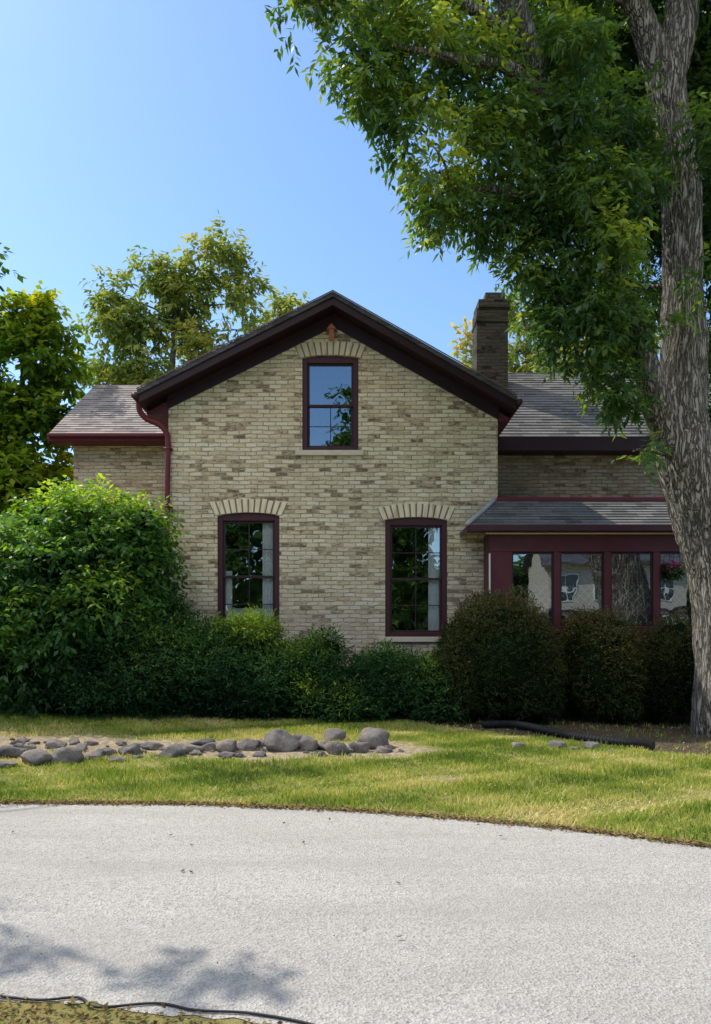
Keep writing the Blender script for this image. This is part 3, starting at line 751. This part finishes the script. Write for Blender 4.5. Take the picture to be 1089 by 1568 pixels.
for k, (x, y) in enumerate(ctl): pp.append((x, y, float(H(x, y))+.06+.02*math.sin(k*.06), .065 if k % 2 else .046))
mb.tube(pp, 14, 1); mb.obj('corrugated_drain_pipe', M_black, None, False)

# ------------------------------------------------------------ shrubs
def shrub(name, lobes, mat, dens, k, L, W, extent=.12, corek=.82, droop=.1, out=.9, gap=-2, shell=.12, tshift=0, spread=.7, lump=.2, extra=None, topt=.3):
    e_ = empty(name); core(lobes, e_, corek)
    p, d, t = sample_lobes(lobes, dens, gap=gap, gf=4, shell=shell, lump=lump, topt=topt)
    kk = p[:, 2] > .12; p, d, t = p[kk], d[kk], t[kk]
    keep = np.ones(len(p), bool)
    for (cx, cy, cz, rx, ry, rz) in lobes:
        q = (((p-np.array([cx, cy, cz]))/np.array([rx, ry, rz]))**2).sum(1); keep &= q > .40
    p, d, t = p[keep], d[keep], t[keep]+tshift
    if extra:
        p2, d2, t2 = sample_lobes(extra, dens, shell=.3, lump=.3); p = np.concatenate([p, p2]); d = np.concatenate([d, d2]); t = np.concatenate([t, t2*0+.95])  # extra lobes get a near-top tone: sunlit spots put into leaf colour
    leaves('foliage', p, d, t, k, L, W, mat, e_, out=out, droop=droop, extent=extent, spread=spread, zmin=.05)
    return e_
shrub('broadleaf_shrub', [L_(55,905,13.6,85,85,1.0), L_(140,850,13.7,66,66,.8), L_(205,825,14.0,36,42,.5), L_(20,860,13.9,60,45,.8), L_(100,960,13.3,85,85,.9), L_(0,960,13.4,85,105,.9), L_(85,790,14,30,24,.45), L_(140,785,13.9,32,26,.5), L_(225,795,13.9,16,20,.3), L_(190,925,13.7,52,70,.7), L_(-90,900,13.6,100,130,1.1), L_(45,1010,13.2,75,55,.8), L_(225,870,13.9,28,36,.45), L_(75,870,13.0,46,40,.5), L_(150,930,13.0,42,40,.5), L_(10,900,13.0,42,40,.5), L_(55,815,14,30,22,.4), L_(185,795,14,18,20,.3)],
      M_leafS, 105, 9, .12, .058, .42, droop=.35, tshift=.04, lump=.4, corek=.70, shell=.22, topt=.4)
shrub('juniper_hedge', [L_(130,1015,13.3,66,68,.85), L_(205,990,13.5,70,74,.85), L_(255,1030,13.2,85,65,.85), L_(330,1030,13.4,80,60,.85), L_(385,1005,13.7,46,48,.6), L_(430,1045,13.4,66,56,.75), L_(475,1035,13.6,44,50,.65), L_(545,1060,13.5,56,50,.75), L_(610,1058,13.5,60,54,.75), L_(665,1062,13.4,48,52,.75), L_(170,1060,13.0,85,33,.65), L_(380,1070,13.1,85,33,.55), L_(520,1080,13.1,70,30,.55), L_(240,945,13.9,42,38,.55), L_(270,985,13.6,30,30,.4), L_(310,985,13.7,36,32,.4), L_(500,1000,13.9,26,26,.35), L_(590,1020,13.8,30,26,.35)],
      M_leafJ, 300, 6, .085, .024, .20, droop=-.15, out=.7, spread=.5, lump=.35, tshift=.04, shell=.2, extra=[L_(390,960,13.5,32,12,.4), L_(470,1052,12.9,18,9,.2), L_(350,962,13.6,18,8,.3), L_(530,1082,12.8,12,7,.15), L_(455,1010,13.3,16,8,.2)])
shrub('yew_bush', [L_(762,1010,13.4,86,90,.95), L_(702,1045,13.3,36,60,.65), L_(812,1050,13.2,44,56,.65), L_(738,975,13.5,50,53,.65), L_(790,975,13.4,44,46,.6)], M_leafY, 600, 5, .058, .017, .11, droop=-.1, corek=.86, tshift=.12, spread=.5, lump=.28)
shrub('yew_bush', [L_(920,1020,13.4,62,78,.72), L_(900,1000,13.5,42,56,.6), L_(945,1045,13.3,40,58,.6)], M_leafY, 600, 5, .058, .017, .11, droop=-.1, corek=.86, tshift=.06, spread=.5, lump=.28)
shrub('yew_bush', [L_(1035,1025,13.5,52,72,.7), L_(1012,1040,13.5,34,60,.6), L_(1110,1020,13.6,58,72,.7)], M_leafY, 560, 5, .058, .017, .11, droop=-.1, corek=.86, tshift=-.05, spread=.5, lump=.28)

# ------------------------------------------------------------ trees
def wood(name, stems, parent, lobes=None, seg=10, twigs=4, disp=0, limb_r=.05, sub=4):
    mb = MB()
    for st in stems: mb.tube(st, seg, sub, disp)
    if lobes:
        sp = [np.array(p) for st in stems for p in cat(np.array(st, float), 5)]
        S = np.array(sp)
        for (cx, cy, cz, rx, ry, rz) in lobes:
            c = np.array([cx, cy, cz]); dd = np.linalg.norm(S[:, :3]-c, axis=1)+np.maximum(S[:, 2]-cz+.3, 0)*1.5
            q = S[dd.argmin()]; r0 = min(limb_r, q[3]*.7); b = q[:3]
            m1 = b*.6+c*.4+R.normal(size=3)*.12*rx+np.array([0, 0, .15*np.linalg.norm(c-b)*.5])
            mb.tube([(*b, r0), (*m1, r0*.7), (*c, r0*.4)], 7, 4)
            for _ in range(twigs):
                d = norm(R.normal(size=3)); e_ = c+d*np.array([rx, ry, rz])*.85; mm = (c+e_)/2+R.normal(size=3)*.08*rx
                mb.tube([(*c, r0*.4), (*mm, r0*.25), (*e_, r0*.1)], 5, 3)
    return mb.obj(name, M_bark, parent, True)

def S_(lst): 
    return [(*P(px, py, Y), w_/2*Y/F) for (px, py, Y, w_) in lst]
ash = empty('ash_tree')
main = S_([(1138,1150,12,150),(1131,1105,12,128),(1127,1000,12,116),(1110,870,12,106),(1078,765,12,102),(1052,700,12,92),(1042,640,12,76),(1048,560,12,66),(1046,440,12,58),(1042,300,12,54),(1030,200,12.1,54),(1015,110,12.1,56)])
f1 = S_([(1018,130,12.1,50),(990,50,12,40),(955,-40,11.9,36),(920,-160,11.8,30),(880,-300,11.5,22)])
f2 = S_([(1014,140,12.15,52),(1038,50,12.2,52),(1052,-60,12.3,46),(1080,-220,12.5,38),(1090,-400,12.5,26)])
left = S_([(1052,720,12,60),(1014,640,11.8,48),(992,570,11.65,40),(978,510,11.7,34),(935,400,12.0,32),(890,290,12.0,32),(838,160,11.6,38),(800,60,11.2,42),(768,-40,10.9,42),(730,-160,10.8,34),(690,-300,10.7,24)])
l2 = S_([(850,190,11.6,26),(790,110,10.8,20),(700,90,10.5,13),(600,70,10.3,8)])
l3 = S_([(900,320,11.9,24),(830,300,11,18),(740,290,10.7,12),(690,290,10.6,7)])
l4 = S_([(800,70,11.2,24),(700,0,10.6,16),(600,-30,10.4,11),(500,-10,10.2,7)])
stems = [f1, f2, left, l2, l3, l4]
mb = MB(); mb.tube(main, 110, 18, .05); mb.tube(left, 44, 10, .028); mb.tube(f1, 40, 8, .025); mb.tube(f2, 40, 8, .025)
mb.obj('trunk', M_bark, ash, True)
edge_l = [L_(468,15,10.3,38,34), L_(520,58,10.4,48), L_(500,-40,10.4,50), L_(575,128,10.5,50), L_(630,188,10.6,52), L_(640,80,10.6,62), L_(600,0,10.7,66), L_(668,265,10.7,48), L_(700,325,10.8,44), L_(660,342,10.7,20), L_(745,240,10.9,62), L_(752,352,10.9,32), L_(735,120,11,66), L_(740,20,11.2,66)]
mid_l = [L_(805,320,11.2,58), L_(800,405,11.1,28), L_(840,215,11.3,66), L_(858,400,11.3,50), L_(855,480,11.3,44), L_(805,500,11.2,17,24), L_(900,530,11.5,48), L_(905,310,11.4,66), L_(915,425,11.4,56), L_(945,585,11.4,36), L_(850,90,11.7,70), L_(940,205,11.9,60), L_(860,-10,12,70), L_(985,690,11.5,18,12), L_(962,622,11.5,22), L_(955,500,11.3,34)]
back_l = [L_(930,100,13.4,90), L_(975,320,13.4,80), L_(960,460,13.3,62), L_(1010,180,13.6,90), L_(1060,300,13.8,90), L_(1090,420,13.8,70), L_(1060,60,13.8,100), L_(1110,180,13.8,100), L_(1085,520,13.6,45), L_(970,20,13.5,90), L_(1130,330,13,80), L_(1100,630,13.6,35)]
front_l = [L_(1085,200,11.2,28,38), L_(1005,262,11.3,22), L_(1080,420,11.2,24), L_(870,180,10.7,44), L_(930,380,10.9,46), L_(1035,490,11.4,12), L_(880,60,10.6,44), L_(780,160,10.6,36), L_(890,290,10.8,44), L_(960,290,11.0,34), L_(975,160,11.2,30), L_(920,470,11,36)]
top_l = [L_(640,-190,11.0,90), L_(760,-150,11.5,100), L_(900,-150,11.8,120), L_(1040,-120,12.5,130), L_(1150,-60,12.5,130), L_(860,-340,12,140), L_(1040,-330,12.5,150), L_(1180,-250,12.5,140), L_(900,-500,12,120), L_(1250,100,12.5,140), L_(1250,350,12.3,110), L_(1230,-120,12,130)]
wood('branches', stems[3:]+[left, f1, f2, main[5:]], ash, edge_l+mid_l+back_l[:8]+top_l[:5], seg=10, twigs=5, limb_r=.04)
p1, d1, t1 = sample_lobes(edge_l, 62, gap=-.28, gf=4.2, shell=.45, lump=.35); t1 = t1+.25  # tone raised here: sunlit crown edge put into leaf colour
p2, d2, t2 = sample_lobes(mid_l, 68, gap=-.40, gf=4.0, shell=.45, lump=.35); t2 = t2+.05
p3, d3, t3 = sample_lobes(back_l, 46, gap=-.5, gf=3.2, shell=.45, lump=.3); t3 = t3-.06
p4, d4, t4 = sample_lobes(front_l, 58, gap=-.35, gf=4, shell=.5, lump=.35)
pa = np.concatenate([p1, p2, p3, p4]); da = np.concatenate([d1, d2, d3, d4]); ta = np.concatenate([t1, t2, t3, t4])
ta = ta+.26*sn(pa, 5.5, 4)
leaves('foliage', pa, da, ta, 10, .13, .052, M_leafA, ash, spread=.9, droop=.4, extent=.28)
p5, d5, t5 = sample_lobes(top_l, 8, gap=-.35, gf=2.2, shell=.5, lump=.3)
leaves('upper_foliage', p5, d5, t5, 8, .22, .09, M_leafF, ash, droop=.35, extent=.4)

def tree(name, base_px, baseY, lobes, mat, dens, k, L, W, extent, trunk_w=30, top=None, gap=-.45, gf=1.6, tshift=0, twigs=4, limb_r=.09):
    e_ = empty(name); x, y = (base_px-CX)*baseY/F, baseY
    cz = np.mean([l[2] for l in lobes]); cx = np.mean([l[0] for l in lobes]); zt_ = max(l[2] for l in lobes)
    r = abs(trunk_w/2*baseY/F)
    st = [(x, y, -.1, r*1.3), (x, y, .5, r), (x*.7+cx*.3, y, cz*.5, r*.8), (cx, y, cz, r*.5), (cx+.2, y, zt_, r*.15)]
    wood('trunk', [st], e_, lobes, 12, twigs, limb_r=limb_r)
    p, d, t = sample_lobes(lobes, dens, gap=gap, gf=gf, shell=.5, lump=.35)
    t = t+.15*sn(p, gf*2.2, 8)
    leaves('foliage', p, d, t+tshift, k, L, W, mat, e_, droop=.35, extent=extent); return e_
tree('walnut_tree', 240, 29, [L_(165,450,29,26), L_(180,500,29,36), L_(225,422,29,30), L_(262,430,29,26), L_(315,398,29,36), L_(345,393,29,26), L_(380,425,29,22), L_(352,465,29,34), L_(290,465,29,34), L_(235,485,29,34), L_(160,560,28.5,34), L_(230,555,29,40), L_(300,535,29,40), L_(362,505,29,20), L_(200,620,29,50), L_(300,620,29,60)],
     M_leafB, 17, 10, .28, .11, .60, 16, gap=-.2, gf=2.4, tshift=.03, twigs=5, limb_r=.045)
tree('walnut_tree', 440, 32, [L_(432,470,32,18), L_(450,500,32,32), L_(410,510,32,24), L_(480,540,32,40), L_(430,580,32,50)], M_leafB, 12, 9, .30, .11, .5, 14, gap=-.25, gf=2, tshift=.05, limb_r=.045)
tree('walnut_tree', 820, 31, [L_(718,515,31,14), L_(715,555,31,18), L_(795,480,31,26), L_(840,520,31,45), L_(900,560,31,50), L_(790,545,31,26), L_(950,540,31,60), L_(720,590,31,30), L_(850,600,31,70)], M_leafB, 12, 9, .30, .11, .5, 20, gap=-.35, gf=2, tshift=.18, limb_r=.05)
tree('boxelder_tree', 30, 20, [L_(15,500,20,34), L_(62,480,20,26), L_(98,500,20,22), L_(40,555,19.8,50), L_(92,565,20,28), L_(15,640,19.6,60), L_(75,645,19.8,40), L_(25,730,19.4,64), L_(85,730,20,34), L_(55,800,19.4,50), L_(-60,600,20,70), L_(-70,750,20,80), L_(-50,480,20,50), L_(0,850,19.6,60)],
     M_leafC, 27, 9, .24, .12, .38, 20, gap=-.33, gf=2.8, tshift=.06, limb_r=.05)
tree('maple_tree', -1700, 9, [(-7.3, 7.8, 8.0, .55, .2, .15), (-7.0, 7.0, 7.9, .6, .2, .15), (-6.1, 6.85, 8.0, .5, .15, .12), (-8.2, 7.2, 8.2, .5, .4, .3), L_(-14,395,12,20,26), L_(-60,400,12,40), (-11.5, 9, 8.5, 2, 1.8, 1.6), (-13, 9, 6.5, 2, 2, 1.8), (-14, 10, 8.5, 2, 2, 2), (-12, 7.5, 6.6, 1.8, 1.5, 1.2), (-10.8, 8.2, 9.6, 1.2, 1, .8)],
     M_leafF, 16, 8, .14, .09, .3, 60, gap=-.3, gf=3.5, limb_r=.03)
tree('maple_tree', CX-3, -26, [(-9, -26, 7, 5, 4, 4), (-6, -25, 11, 3.0, 3, 3), (-12, -27, 10, 4, 3, 4), (-2.5, -26, 6, 3, 3, 3)], M_leafF, 3, 9, .5, .27, 1.0, -30, gap=-.4, gf=.9)
tree('maple_tree', CX-240, -30, [(5, -30, 5.5, 2.5, 3, 2.4), (3.2, -30, 9.5, 2.4, 3, 2.4), (.6, -29, 13, 1.8, 2, 1.8), (-.4, -29, 16.2, 1.4, 1.5, 1.6), (-.6, -29, 19, 1.1, 1.2, 1.0), (6, -30, 12.5, 3, 3, 2.5)], M_leafF, 5, 9, .45, .25, .8, -30, gap=-.4, gf=1.4)

# cottage across the lane (what the sun-room glass looks out on)
cot = empty('cottage'); mb = MB(); mb.box(12.8, 22, -30, -23, 0, 6.3); mb.prismX([(-30, 6.3), (-23, 6.3), (-26.5, 9)], 12.8, 22); mb.obj('walls', simple('cream_siding', (.45, .40, .33), .8, .1, 3), cot)
mb = MB(); mb.prismX([(-30.5, 6.05), (-26.5, 9.2), (-22.5, 6.05), (-22.5, 6.2), (-26.5, 9.35), (-30.5, 6.2)], 12.4, 22.4)
mb.obj('roof', M_shM, cot)
mb = MB(); mg = MB(); mt = MB()
for x in (13.5, 15.6, 17.7, 19.8):
    for z in (.9, 3.7):
        mb.box(x-.1, x+1.1, -23+.001, -22.94, z, z+1.8); mg.box(x, x+.46, -22.939, -22.92, z+.1, z+.85); mg.box(x+.54, x+1.0, -22.939, -22.92, z+.1, z+.85)
        mg.box(x, x+.46, -22.939, -22.92, z+.95, z+1.7); mg.box(x+.54, x+1.0, -22.939, -22.92, z+.95, z+1.7)
mt.box(12.8, 22, -22.999, -22.9, 3.0, 3.25); mt.box(12.75, 13.0, -22.999, -22.93, 0, 3); 
mb.obj('window_trim', M_white, cot); mg.obj('window_panes', simple('dark_pane', (.03, .035, .04), .1, .2, 2, .8, 0), cot); mt.obj('belt_boards', M_sash, cot)

lob = []
for a in np.linspace(-150, 150, 60):
    lob.append((a+R.normal()*1.5, 85+R.normal()*6, 4+R.random()*2.5, 5, 4, 5+2*R.random()))
for a in np.linspace(-120, 120, 30):
    lob.append((a+R.normal()*1.5, -75+R.normal()*5, 4+R.random()*2, 5.5, 4, 5+2*R.random()))
e_ = empty('distant_woods'); core(lob, e_, .8)
p, d, t = sample_lobes(lob, .7, shell=.2); leaves('foliage', p, d, t, 4, 1.3, .9, M_leafF, e_, extent=1.2)
